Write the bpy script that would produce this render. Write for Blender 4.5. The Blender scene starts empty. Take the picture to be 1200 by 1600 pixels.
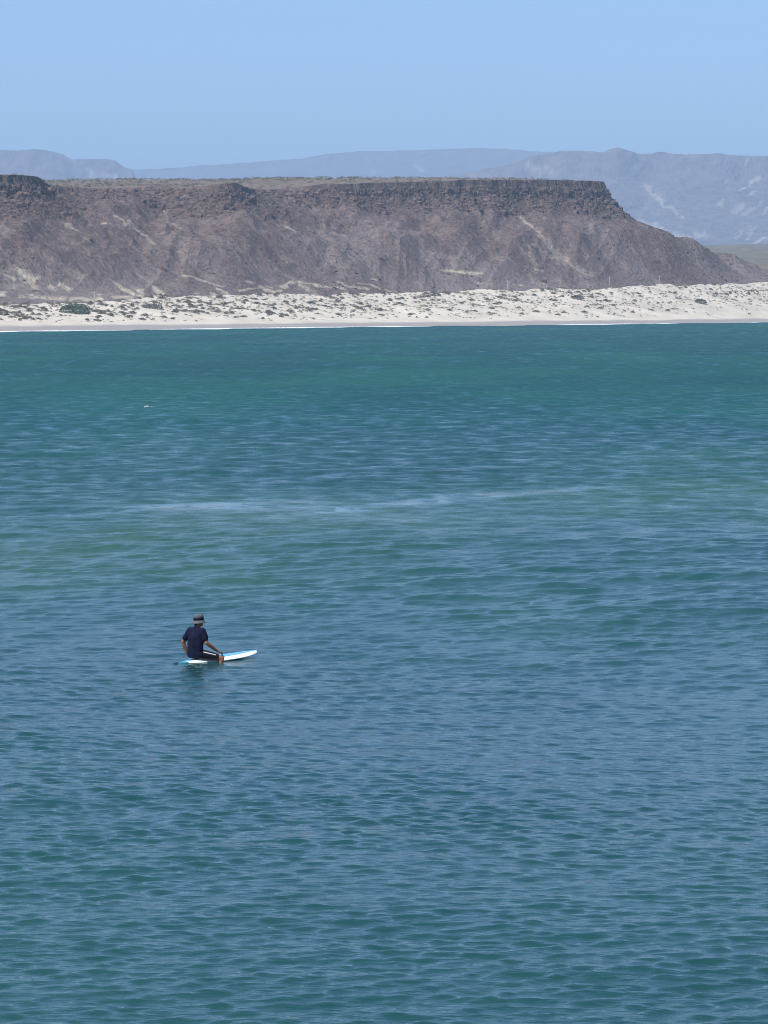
import bpy, bmesh, math, random
import numpy as np
from mathutils import Vector, Matrix

random.seed(7)
RNG = np.random.default_rng(11)
SC = bpy.context.scene
COL = SC.collection

# ------------------------------------------------------------------ camera
CAM_H = 7.5
FPX = 6000.0                      # focal length in photograph pixels (1200 x 1600 frame)
HORIZON = 470.0                   # row of the true horizon in the photograph
PITCH = math.atan((800.0 - HORIZON) / FPX)
cam_data = bpy.data.cameras.new("camera")
cam_data.sensor_fit = 'VERTICAL'
cam_data.sensor_height = 36.0
cam_data.lens = FPX / 1600.0 * 36.0
cam_data.clip_start = 0.5
cam_data.clip_end = 60000.0
cam = bpy.data.objects.new("camera", cam_data)
COL.objects.link(cam)
cam.location = (0, 0, CAM_H)
cam.rotation_euler = (math.pi / 2 - PITCH, 0, 0)
SC.camera = cam

# ------------------------------------------------------------------ sky and sun
SUN_EL = math.radians(56)
SUN_DIR = Vector((-0.72, -0.69, 0)).normalized() * math.cos(SUN_EL)   # horizontal part of the way to the sun
SUN_DIR.z = math.sin(SUN_EL)
world = bpy.data.worlds.new("World")
SC.world = world
world.use_nodes = True
wt = world.node_tree
for n in list(wt.nodes):
    wt.nodes.remove(n)
wo = wt.nodes.new('ShaderNodeOutputWorld')
wb = wt.nodes.new('ShaderNodeBackground')
sky = wt.nodes.new('ShaderNodeTexSky')
sky.sky_type = 'NISHITA'
sky.sun_disc = False
sky.sun_elevation = SUN_EL
sky.sun_rotation = math.atan2(SUN_DIR.x, SUN_DIR.y)
sky.air_density = 0.78
sky.dust_density = 0.0
sky.ozone_density = 8.0
sky.altitude = 0
wb.inputs['Strength'].default_value = 0.094
wt.links.new(sky.outputs['Color'], wb.inputs['Color'])
wt.links.new(wb.outputs['Background'], wo.inputs['Surface'])

sun_data = bpy.data.lights.new("sun", 'SUN')
sun_data.energy = 4.6
sun_data.angle = math.radians(0.53)
sun_data.color = (1.0, 0.95, 0.88)
sun = bpy.data.objects.new("sun", sun_data)
COL.objects.link(sun)
sun.rotation_euler = SUN_DIR.to_track_quat('Z', 'Y').to_euler()

SC.view_settings.view_transform = 'Standard'
SC.view_settings.look = 'None'
SC.view_settings.exposure = 0.65
SC.view_settings.gamma = 1.0
SC.view_settings.use_curve_mapping = False
SC.cycles.max_bounces = 6
SC.cycles.volume_bounces = 0
SC.cycles.filter_width = 1.0

# ------------------------------------------------------------------ helpers
CP, SP = math.cos(PITCH), math.sin(PITCH)

def elev(py):
    """tangent of the elevation of a photograph row, taken at the middle column"""
    v = (800.0 - np.asarray(py, float)) / FPX
    return (v * CP - SP) / (CP + v * SP)

def at(px, py, y):
    """world point seen at photograph pixel (px, py) at forward distance y"""
    u = (px - 600.0) / FPX
    v = (800.0 - py) / FPX
    dy = CP + v * SP
    return Vector((u / dy * y, y, CAM_H + (v * CP - SP) / dy * y))

def zrow(py, y):
    return CAM_H + elev(py) * y

def project(x, y, z):
    dz = z - CAM_H
    f = y * CP - dz * SP
    return 600 + FPX * x / f, 800 - FPX * (y * SP + dz * CP) / f

def hash2(ix, iy, seed):
    h = (ix.astype(np.int64) * 374761393 + iy.astype(np.int64) * 668265263 + seed * 1274126177) & 0xFFFFFFFF
    h = ((h ^ (h >> 13)) * 1274126177) & 0xFFFFFFFF
    h = h ^ (h >> 16)
    return (h & 0xFFFFFF).astype(np.float64) / float(0xFFFFFF)

def vnoise(x, y, seed=0):
    ix, iy = np.floor(x), np.floor(y)
    fx, fy = x - ix, y - iy
    fx = fx * fx * fx * (fx * (fx * 6 - 15) + 10)
    fy = fy * fy * fy * (fy * (fy * 6 - 15) + 10)
    a = hash2(ix, iy, seed); b = hash2(ix + 1, iy, seed)
    c = hash2(ix, iy + 1, seed); d = hash2(ix + 1, iy + 1, seed)
    return (a + (b - a) * fx) * (1 - fy) + (c + (d - c) * fx) * fy

def fbm(x, y, octv=4, seed=0, gain=0.5, lac=2.03):
    t = np.zeros(np.broadcast(x, y).shape); a = 1.0; n = 0.0
    for k in range(octv):
        t += a * (vnoise(x, y, seed + k * 17) * 2 - 1); n += a
        x = x * lac + 13.7; y = y * lac + 7.1; a *= gain
    return t / n

def ridged(x, y, octv=3, seed=0):
    t = np.zeros(np.broadcast(x, y).shape); a = 1.0; n = 0.0
    for k in range(octv):
        t += a * (1 - np.abs(vnoise(x, y, seed + k * 31) * 2 - 1)); n += a
        x = x * 2.1 + 3.3; y = y * 2.1 + 9.2; a *= 0.5
    return t / n

def sstep(a, b, x):
    t = np.clip((x - a) / (b - a), 0, 1)
    return t * t * (3 - 2 * t)

def seg_mask(px, py, segs, nz):
    """how much each of a few drawn-out pale patches covers the given places"""
    m = np.zeros(px.shape)
    for (x0, y0, x1, y1, w, k) in segs:
        dx, dy = x1 - x0, y1 - y0
        L2 = dx * dx + dy * dy + 1e-6
        t = np.clip(((px - x0) * dx + (py - y0) * dy) / L2, 0, 1)
        d = np.hypot(px - x0 - t * dx, (py - y0 - t * dy))
        m = np.maximum(m, k * sstep(1.25, 0.35, d / (w * 0.85) + nz * 0.9))
    return m

def mesh_obj(name, verts, faces, mat=None, parent=None, smooth=False):
    me = bpy.data.meshes.new(name)
    me.from_pydata([tuple(v) for v in verts], [], faces)
    me.update()
    if smooth:
        me.polygons.foreach_set('use_smooth', np.ones(len(me.polygons), bool))
    if mat is not None:
        me.materials.append(mat)
    o = bpy.data.objects.new(name, me)
    COL.objects.link(o)
    if parent is not None:
        o.parent = parent
    return o

def grid_obj(name, X, Y, Z, mat, smooth=True, attrs=None, parent=None):
    """a sheet from 2-D coordinate arrays"""
    nr, nc = X.shape
    me = bpy.data.meshes.new(name)
    co = np.stack([X, Y, Z], -1).reshape(-1, 3).astype(np.float32)
    idx = np.arange(nr * nc).reshape(nr, nc)
    q = np.stack([idx[:-1, :-1], idx[:-1, 1:], idx[1:, 1:], idx[1:, :-1]], -1).reshape(-1, 4).astype(np.int32)
    me.vertices.add(len(co)); me.vertices.foreach_set('co', co.ravel())
    me.loops.add(q.size); me.loops.foreach_set('vertex_index', q.ravel())
    me.polygons.add(len(q)); me.polygons.foreach_set('loop_start', np.arange(0, q.size, 4, dtype=np.int32))
    me.update(calc_edges=True)
    me.polygons.foreach_set('use_smooth', np.full(len(q), smooth))
    for k, v in (attrs or {}).items():
        a = me.attributes.new(k, 'FLOAT', 'POINT')
        a.data.foreach_set('value', v.reshape(-1).astype(np.float32))
    me.materials.append(mat)
    me.validate()
    o = bpy.data.objects.new(name, me)
    COL.objects.link(o)
    if parent is not None:
        o.parent = parent
    return o

def tag(o, label=None, cat=None, group=None, kind=None):
    if label: o['label'] = label
    if cat: o['category'] = cat
    if group: o['group'] = group
    if kind: o['kind'] = kind
    return o

class NT:
    """small wrapper for node materials"""
    def __init__(self, name):
        self.m = bpy.data.materials.new(name)
        self.m.use_nodes = True
        self.t = self.m.node_tree
        self.p = self.t.nodes['Principled BSDF']
        self.out = self.t.nodes['Material Output']
    def n(self, kind, **kw):
        nd = self.t.nodes.new('ShaderNode' + kind)
        for k, v in kw.items():
            setattr(nd, k, v)
        return nd
    def link(self, a, b):
        self.t.links.new(a, b)
    def coords(self, scale=(1, 1, 1)):
        g = self.n('NewGeometry'); m = self.n('Mapping')
        m.inputs['Scale'].default_value = scale
        self.link(g.outputs['Position'], m.inputs['Vector'])
        return m.outputs['Vector']
    def noise(self, vec, scale, detail=4, rough=0.55, dist=0.0):
        k = self.n('TexNoise')
        k.inputs['Scale'].default_value = scale
        k.inputs['Detail'].default_value = detail
        k.inputs['Roughness'].default_value = rough
        k.inputs['Distortion'].default_value = dist
        if vec is not None:
            self.link(vec, k.inputs['Vector'])
        return k.outputs['Fac']
    def ramp(self, fac, stops):
        r = self.n('ValToRGB')
        el = r.color_ramp.elements
        while len(el) > 1:
            el.remove(el[-1])
        el[0].position, el[0].color = stops[0][0], (*stops[0][1], 1)
        for p, c in stops[1:]:
            e = el.new(p); e.color = (*c, 1)
        self.link(fac, r.inputs['Fac'])
        return r.outputs['Color']
    def mix(self, fac, a, b, mode='MIX'):
        k = self.n('Mix', data_type='RGBA', blend_type=mode)
        for i, v in ((0, fac), (6, a), (7, b)):
            if isinstance(v, bpy.types.NodeSocket):
                self.link(v, k.inputs[i])
            elif isinstance(v, (int, float)):
                k.inputs[i].default_value = v
            else:
                k.inputs[i].default_value = (*v, 1)
        return k.outputs[2]
    def math(self, op, a, b=None):
        k = self.n('Math', operation=op)
        for i, v in enumerate((a, b)):
            if v is None: continue
            if isinstance(v, bpy.types.NodeSocket): self.link(v, k.inputs[i])
            else: k.inputs[i].default_value = v
        return k.outputs[0]
    def attr(self, name):
        return self.n('Attribute', attribute_name=name).outputs['Fac']
    def bump(self, h, strength, dist):
        b = self.n('Bump')
        b.inputs['Strength'].default_value = strength
        b.inputs['Distance'].default_value = dist
        self.link(h, b.inputs['Height'])
        self.link(b.outputs['Normal'], self.p.inputs['Normal'])
        return b

def plain_mat(name, col, rough=0.7, var=0.15, scale=20.0, spec=0.3):
    t = NT(name)
    v = t.n('TexCoord').outputs['Object']
    f = t.noise(v, scale, 4)
    lo = tuple(c * (1 - var) for c in col); hi = tuple(min(1, c * (1 + var)) for c in col)
    t.link(t.ramp(f, [(0.3, lo), (0.7, hi)]), t.p.inputs['Base Color'])
    t.p.inputs['Roughness'].default_value = rough
    t.p.inputs['Specular IOR Level'].default_value = spec
    return t.m

# ------------------------------------------------------------------ layout curves (by photograph column)
def shore_d(px):            # distance of the waterline
    py = np.interp(px, [-400, 0, 300, 600, 900, 1200, 1600], [523, 518.5, 514.5, 510.5, 507.5, 503.5, 499])
    return -CAM_H / elev(py)

def crest_d(px):            # distance of the dune crest
    return shore_d(px) + np.interp(px, [0, 600, 1200], [95, 110, 125])

def crest_py(px):
    return np.interp(px, [-300, 0, 130, 260, 400, 600, 800, 950, 1200, 1500], [474, 473, 471, 466, 461, 458, 453.5, 449, 442, 438])

# ------------------------------------------------------------------ sea
def swell(x, y):
    """the long low swell that rolls in past the rider"""
    return 0.36 * np.sin(2 * math.pi * (y - 103.0 + 1.0 * x) / 82.0) * sstep(156, 118, y) * sstep(34, 66, y)

HEAD = math.radians(50)
seat_y = 80.0
for _ in range(6):
    _z = 0.065 + float(swell(np.array((307 - 600) / FPX * seat_y), np.array(seat_y)))
    seat_y = (_z - CAM_H) / float(elev(1029.0))
SEAT = at(307, 1029.0, seat_y)                  # where the rider sits on the deck
def make_sea():
    # distances of the rows: close together near the viewer, wider apart farther out
    ds = [33.0]
    while ds[-1] < 1500:
        ds.append(ds[-1] + 0.045 * (ds[-1] / 40.0) ** 1.3)
    d = np.array(ds)
    nf = len(d)
    d = np.concatenate([[-600, -60, 5, 25], d])
    u = np.linspace(-1, 1, 335)
    u = np.concatenate([[-60, -12, -4, -1.6, -1.15], u, [1.15, 1.6, 4, 12, 60]])
    hw = 2.8 + 0.108 * np.maximum(d, 12)
    X = u[None, :] * hw[:, None]
    Y = np.repeat(d[:, None], len(u), 1)
    dsp = np.gradient(d)[:, None]
    dsp = np.maximum(dsp, 0.04)
    xsp = (hw * 2 / 335)[:, None]
    fade_edge = ((np.abs(u) <= 1.0).astype(float))[None, :] * (d >= 33.0)[:, None]
    # patches of livelier and calmer water
    g = fbm(X / 26.0, Y / 38.0, 3, 5)
    gust = 1.0 + 0.4 * g + 0.34 * fbm(X / 6.0 + 9, Y / 7.0, 2, 58)
    # the smooth streak drawn out across the bay
    brk = 0.5 + 0.5 * sstep(-0.2, 0.22, fbm(X / 0.55, Y / 1.5, 3, 4) + 0.4 * fbm(X / 3, Y / 6, 2, 6))
    wob = 1.6 * fbm(X / 5.0, Y / 60.0, 3, 77)
    ya = 140.5 + 0.8 * (X + 2.7) + wob
    yb = 136.0 + 1.78 * (X + 1.4) + wob
    wa = 3.4 + 2.2 * fbm(X / 3.0, Y / 30.0, 3, 21)
    wb = np.interp(X, [-5, -1, 2, 5, 9], [1.2, 2.8, 3.8, 2.8, 1.4]) * (1 + 0.6 * fbm(X / 2.5, Y / 30, 3, 23))
    slick = sstep(-13.0, -7.0, X) * sstep(-1.0, -3.5, X) * sstep(1.35, 0.3, np.abs(Y - ya) / np.maximum(wa, 0.5)) * brk
    slick = np.maximum(slick, sstep(-5.5, -2.0, X) * sstep(11.5, 6.5, X) * sstep(1.35, 0.3, np.abs(Y - yb) / np.maximum(wb, 0.4)) * brk)
    slick = np.clip(slick, 0, 1)
    gust = gust * (1 - 0.82 * slick)
    gust = gust * (1 - 0.55 * np.exp(-((X - SEAT.x - 0.4) ** 2 + (Y - SEAT.y - 0.4) ** 2) / 2.6))     # the board damps the chop round it
    H = np.zeros(X.shape, np.float32); DX = np.zeros_like(H); DY = np.zeros_like(H)
    comps = []
    base = math.radians(-78)                 # the wind sea runs towards the viewer, a little to the right
    N = 130
    for k in range(N):
        lam = 0.14 * (12.0 / 0.14) ** ((k + RNG.random()) / N)
        spread = 0.5 if lam > 0.5 else 0.62
        th = base + RNG.normal(0, spread)
        if lam < 0.22:  s = 0.026
        elif lam < 0.55: s = 0.034
        elif lam < 1.2: s = 0.025
        elif lam < 4:   s = 0.014
        else:           s = 0.005
        comps.append((lam, th, s * (0.6 + 0.8 * RNG.random()), RNG.random() * 6.283))
    comps += [(24.0, math.radians(-100), 0.008, 1.0), (33.0, math.radians(-84), 0.008, 3.3), (52, math.radians(-97), 0.008, 0.4)]
    # near the viewer's shore the water is more sheltered: finer ripples, less chop
    near_big = (0.42 + 0.58 * sstep(55, 115, Y)).astype(np.float32); near_small = (1.22 - 0.22 * sstep(55, 100, Y)).astype(np.float32)
    Xf = X.astype(np.float32); Yf = Y.astype(np.float32)
    for lam, th, s, ph in comps:
        k = 2 * math.pi / lam
        cx, cy = math.cos(th), math.sin(th)
        sp = np.hypot(xsp * cx, dsp * cy)
        att = sstep(0.42, 0.2, sp / lam)
        rows = np.where(att[:, 0] > 0.01)[0]
        if len(rows) == 0: continue
        r0, r1 = rows[0], rows[-1] + 1
        arg = (k * (cx * Xf[r0:r1] + cy * Yf[r0:r1]) + ph).astype(np.float32)
        a = (s / k * att[r0:r1]).astype(np.float32)
        if lam < 14:
            a = a * gust[r0:r1].astype(np.float32)
        a = a * (near_small if lam < 0.55 else near_big)[r0:r1]
        H[r0:r1] += a * np.sin(arg)
        c = a * np.cos(arg)
        ck = 0.55 if lam > 0.5 else 0.25
        DX[r0:r1] += c * cx * ck; DY[r0:r1] += c * cy * ck
    X = X + DX * fade_edge; Y = Y + DY * fade_edge; Z = (H + swell(X, Y)) * fade_edge
    Y[:4] = d[:4, None]
    turb = fbm(X / 16.0 + 3, Y / 45.0, 4, 91) - 0.12 + 0.50 * np.exp(-((Y - 100 + 0.9 * X) / 15.0) ** 2)    # sand stirred up under the swell
    rough = np.clip(0.45 * sstep(0.06, 0.3, dsp) + 0.55 * sstep(0.22, 0.9, dsp) + 0 * X, 0, 1) * (1 - 0.9 * slick)
    t = NT('sea_water_material')
    v = t.coords((1, 1, 1))
    deep = t.ramp(t.attr('turb'), [(0.0, (0.008, 0.048, 0.050)), (0.5, (0.012, 0.060, 0.054)), (0.95, (0.026, 0.078, 0.052))])
    far = t.mix(t.attr('offing'), deep, t.ramp(t.attr('turb'), [(0.1, (0.0, 0.052, 0.058)), (0.9, (0.001, 0.068, 0.063))]))
    t.link(far, t.p.inputs['Base Color'])
    t.p.inputs['IOR'].default_value = 1.333
    rr = t.n('MapRange'); t.link(t.attr('rough'), rr.inputs['Value'])
    rr.inputs['To Min'].default_value = 0.06; rr.inputs['To Max'].default_value = 0.66
    b1 = t.noise(t.coords((1.0, 1.6, 1)), 4.2, 5, 0.62)
    b2 = t.noise(t.coords((0.55, 1.5, 1)), 1.7, 3, 0.55)
    h = t.math('ADD', t.math('MULTIPLY', b1, 0.30), t.math('MULTIPLY', b2, 0.8))
    # groups of steeper and flatter wavelets, what is left to see of the chop farther out
    b3 = t.noise(t.coords((0.62, 0.34, 1)), 1.15, 2.5, 0.55, 0.0)
    h = t.math('ADD', h, t.math('MULTIPLY', t.math('MULTIPLY', b3, t.attr('farwave')), 6.5))
    rvar = t.math('MULTIPLY', t.math('SUBTRACT', b3, 0.5), t.math('MULTIPLY', t.attr('farwave'), 1.15))
    b4 = t.noise(t.coords((0.30, 0.045, 1)), 1.0, 3, 0.6)
    rvar = t.math('ADD', rvar, t.math('MULTIPLY', t.math('SUBTRACT', b4, 0.5), t.math('MULTIPLY', t.attr('far2'), 1.3)))
    rg = t.n('Clamp'); t.link(t.math('ADD', rr.outputs['Result'], rvar), rg.inputs['Value']); rg.inputs['Min'].default_value = 0.06; rg.inputs['Max'].default_value = 0.85
    t.link(rg.outputs['Result'], t.p.inputs['Roughness'])
    bp = t.bump(h, 0.5, 0.085); t.link(t.math('MULTIPLY', t.attr('ripple'), 0.75), bp.inputs['Strength'])
    o = grid_obj('sea_water', X, Y, Z, t.m, True, {'turb': np.clip(0.5 + 0.9 * turb, 0, 1), 'rough': rough, 'far2': sstep(230, 480, Y), 'offing': 0.85 * sstep(115, 260, Y), 'farwave': sstep(0.07, 0.3, dsp) * (1 - 0.8 * slick) * (0.55 + 0.45 * sstep(6, 1.5, dsp)), 'ripple': 1 - 0.93 * slick})
    return tag(o, kind='structure')
sea = make_sea()

# ------------------------------------------------------------------ beach and dunes
def beach_profile(px, t):
    """height of the sand at column px, t metres inland from the waterline"""
    dc = crest_d(px); tc = dc - shore_d(px)
    zc = zrow(crest_py(px), dc)
    a = np.interp(t, [-60, -8, 0, 6, 13, 27], [-3.0, -0.5, 0.0, 0.35, 0.75, 1.7])
    q = np.clip((t - 27) / np.maximum(tc - 27, 1), 0, 1)
    up = 1.7 + (zc - 1.7) * (0.75 * q + 0.25 * q * q)
    back = zc - 0.10 * np.maximum(t - tc, 0)
    z = np.where(t < 27, a, np.where(t < tc, up, back))
    return z, q

def beach_height(px, t, y):
    x = (px - 600) / FPX * y
    z, q = beach_profile(px, t)
    m = sstep(14, 40, t)
    hum = fbm(x / 9.0, y / 9.0, 4, 300)
    hum2 = fbm(x / 30.0, y / 22.0, 2, 310)
    return z + m * (hum * 0.75 + hum2 * 0.9) + 0.06 * fbm(x / 2.0, y / 2.0, 2, 340)

BPX = np.linspace(-420, 1620, 430)
def make_beach():
    t = np.concatenate([np.linspace(-60, -2, 8), np.arange(-1, 30, 0.7), np.arange(30, 190, 1.0)])
    PX = np.repeat(BPX[None, :], len(t), 0)
    Y = shore_d(PX) + t[:, None]
    T = np.repeat(t[:, None], len(BPX), 1)
    X = (PX - 600) / FPX * Y
    Z = beach_height(PX, T, Y)
    wet = sstep(24.0, 15.0, T + 3 * fbm(X / 25, Y / 25, 3, 9))
    scrub = sstep(30, 55, T) * sstep(-0.15, 0.5, fbm(X / 7, Y / 7, 4, 62))
    m = NT('beach_sand')
    v = m.coords()
    f = m.noise(v, 0.12, 5); f2 = m.noise(v, 1.3, 5, 0.6)
    c = m.ramp(f, [(0.3, (0.43, 0.395, 0.33)), (0.7, (0.53, 0.495, 0.425))])
    c = m.mix(m.math('MULTIPLY', m.attr('scrub'), m.ramp(f2, [(0.45, (0, 0, 0)), (0.65, (1, 1, 1))])), c, (0.30, 0.275, 0.225))
    c = m.mix(m.attr('wet'), c, (0.26, 0.245, 0.235))
    m.link(c, m.p.inputs['Base Color'])
    m.p.inputs['Roughness'].default_value = 0.9
    m.p.inputs['Specular IOR Level'].default_value = 0.15
    m.bump(f2, 0.5, 0.4)
    o = grid_obj('sandy_beach', X, Y, Z, m.m, True, {'wet': wet, 'scrub': scrub})
    return tag(o, kind='structure')
beach = make_beach()

# ------------------------------------------------------------------ mesa
CORNER_PX = 946.0
def rim_d(px):
    return np.interp(px, [-500, -60, 0, 40, 58, 76, 130, 230, 310, 345, 385, 410, 460, 520, 620, 760, 860, 946, 1400],
                     [1090, 1148, 1160, 1172, 1180, 1218, 1262, 1276, 1276, 1262, 1272, 1318, 1336, 1342, 1368, 1412, 1440, 1466, 1620])
def rim_py(px):
    return np.interp(px, [-500, 0, 30, 58, 66, 76, 130, 220, 260, 300, 340, 365, 395, 440, 500, 600, 760, 860, 946, 1100],
                     [276, 274, 273, 276, 284, 289, 294, 293, 287, 295, 288, 283, 296, 296, 287, 285, 281, 281, 284, 287])
def top_py(px):
    return np.interp(px, [-500, 0, 62, 80, 320, 380, 500, 700, 860, 946, 1300], [271, 271, 276, 283.5, 283, 280.5, 276.5, 275.5, 277.5, 283, 285])
def sharp(px):
    return np.interp(px, [-500, 58, 72, 180, 310, 335, 385, 410, 500, 560, 946, 1500], [1, 1, 0.1, 0.15, 0.2, 1.0, 1.0, 0.05, 0.35, 0.85, 1, 1])

DROP_S = [0, 0.7, 2.6, 6.0, 10, 15, 22, 35, 66, 110, 170, 300, 800]
DROP_Z = [0, 2.6, 7.4, 10.8, 14.0, 16.8, 19.8, 25.0, 35.2, 43.0, 47.4, 50, 52]
DROP_Z_SOFT = [0, 0.3, 1.0, 2.4, 4.2, 6.5, 9.8, 16.0, 28.5, 39.5, 46.5, 50, 52]

# the rim in plan: along the front from the left, round the corner and back along the right flank
_rp = np.concatenate([np.arange(-500, 40, 20), np.arange(40, 80, 4), np.arange(80, 320, 16), np.arange(320, 430, 6), np.arange(430, 946, 16), [946.0]])
_rd = rim_d(_rp)
RIM = [((p - 600) / FPX * d, d, p) for p, d in zip(_rp, _rd)]
_cx, _cd = RIM[-1][0], RIM[-1][1]
RIM += [(_cx - 0.17 * k, _cd + 0.985 * k, 946.0) for k in (30.0, 120.0, 300.0, 700.0)]

def rim_distance(x, y, px):
    """distance outside the rim (negative on the plateau) and the column of the nearest rim point"""
    best = np.full(x.shape, 1e9)
    ds = []; ps = []
    for (x0, y0, p0), (x1, y1, p1) in zip(RIM, RIM[1:]):
        dx, dy = x1 - x0, y1 - y0
        t = np.clip(((x - x0) * dx + (y - y0) * dy) / (dx * dx + dy * dy), 0, 1)
        d = (x - x0 - t * dx) ** 2 + (y - y0 - t * dy) ** 2
        best = np.minimum(best, d); ds.append(np.sqrt(d).astype(np.float32)); ps.append((p0 + (p1 - p0) * t).astype(np.float32))
    inside = (y > rim_d(px)) & ((x - _cx) * 0.985 + (y - _cd) * 0.17 < 0)
    d = np.sqrt(best)
    L = 1.5 + 0.13 * d
    ws = np.zeros(x.shape); zr = np.zeros(x.shape); sh = np.zeros(x.shape)
    for (a0, b0, _), (a1, b1, _), dd, pp in zip(RIM, RIM[1:], ds, ps):
        w = math.hypot(a1 - a0, b1 - b0) * np.exp(-(dd - d) / L)
        ws += w; zr += w * zrow(rim_py(pp), rim_d(pp)); sh += w * sharp(pp)
    return np.where(inside, -d, d), zr / ws, sh / ws

def mesa_height(px, y):
    x = (px - 600) / FPX * y
    n1 = fbm(x / 34, y / 34, 3, 500)
    n2 = fbm(x / 9, y / 9, 3, 520)
    n3 = fbm(x / 2.6, y / 2.6, 2, 540)
    s0, zr, sh0 = rim_distance(x, y, px)
    s = s0 + n1 * np.clip(s0 * 0.28 + 1.5, 1.0, 17) + n2 * np.clip(1.0 + s0 * 0.05, 1.0, 3.0) + n3 * 0.9
    # runnels down the slope, slanting to the right
    sl = np.clip(s0, 0, 200)
    run = ridged((x + 0.45 * sl) / 26.0, y / 160.0, 3, 600)
    s = s - (run - 0.6) * np.clip(sl * 0.5, 0, 24) * np.interp(px, [850, 1000], [1.0, 0.35])
    sh = np.clip(sh0 + 0.5 * fbm(x / 12, y / 40, 3, 580), 0, 1)
    sp = np.maximum(s, 0)
    dz = sh * np.interp(sp, DROP_S, DROP_Z) + (1 - sh) * np.interp(sp, DROP_S, DROP_Z_SOFT)
    base = np.interp(px, [-400, 0, 500, 1000, 1300], [4, 5.0, 7.5, 10, 11])
    z_out = zr - dz * (zr - base) / 47.0
    back = np.clip(-s, 0, 600)
    rd = rim_d(px)
    zt = zrow(top_py(px), rd + 420)
    z_in = zr + (zt - zr) * np.clip(back / 420, 0, 1) + 0.35 * n2 + 0.2 * n3
    z = np.where(s > 0, z_out, z_in)
    onslope = sstep(0, 6, s)
    z = z + onslope * (0.9 * fbm(x / 7.5, y / 7.5, 4, 640) + 0.35 * fbm(x / 1.7, y / 1.7, 3, 660)) * sstep(230, 60, s)
    # the foot of the slope runs out behind the dunes
    cd = crest_d(px)
    zf = zrow(crest_py(px), cd) - 3.0
    w = sstep(5, 75, y - cd)
    z = np.where(s > 0, zf + (z - zf) * w, z)
    return x, z, s, sh

PALE = [(28, 424, 55, 442, 9, .9), (5, 428, 22, 436, 3, .7), (0, 461, 7, 462, 5, 1), (76, 450, 82, 453, 5, .8), (92, 446, 107, 454, 4, .7),
        (30, 463, 100, 466, 3.4, .75), (112, 468, 160, 470, 4.5, .95), (152, 459, 168, 464, 2.6, .9), (176, 442, 206, 462, 2.6, .9), (180, 465, 205, 466, 3, .9),
        (218, 455, 222, 464, 7, .8), (245, 452, 255, 466, 8, .9), (240, 463, 248, 465, 3, .8), (285, 429, 318, 438, 1.3, .7), (318, 438, 350, 447, 2.0, 1), (341, 452, 356, 460, 3.6, .95), (330, 459, 336, 460, 2.4, .8),
        (305, 459, 310, 460, 3, .7), (384, 440, 392, 443, 1.5, .95), (374, 452, 405, 452, 2.2, 1), (405, 449, 436, 454, 3.5, .95), (443, 451, 454, 441, 4.5, 1), (456, 441, 500, 446, 3.0, 1), (470, 446, 482, 452, 4, .8), (500, 446, 540, 453, 1.8, .95), (530, 443, 575, 453, 3.0, .75),
        (562, 442, 590, 449, 1.2, .9), (590, 449, 618, 458, 1.3, .95), (582, 434, 589, 436, 1.5, .9), (686, 423, 712, 425, 2.2, .8), (712, 425, 752, 428, 2.4, .95),
        (745, 444, 770, 445, 1.6, .5), (800, 443, 815, 445, 1.5, .7), (812, 336, 832, 356, 3.5, .7), (832, 356, 868, 396, 5, .4), (868, 396, 920, 430, 7, .4), (828, 382, 838, 422, 6, .45), (836, 421, 848, 424, 2, .8),
        (96, 346, 106, 353, 1.6, .7), (106, 352, 122, 361, 2.6, .8), (122, 361, 150, 385, 1.8, .4), (153, 350, 173, 351, 1.8, .8), (176, 336, 205, 358, 2.4, .5), (200, 348, 222, 366, 3.2, .75), (222, 366, 240, 380, 3, .45), (137, 345, 142, 352, 2, .5),
        (440, 350, 450, 355, 1.2, .9), (450, 355, 464, 363, 1.2, .9), (398, 330, 405, 340, 1.0, .6), (272, 348, 283, 356, 1.5, .5), (255, 330, 262, 345, 2, .4), (880, 457, 935, 455, 2.2, .9), (60, 340, 90, 348, 0, 0)]

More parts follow.
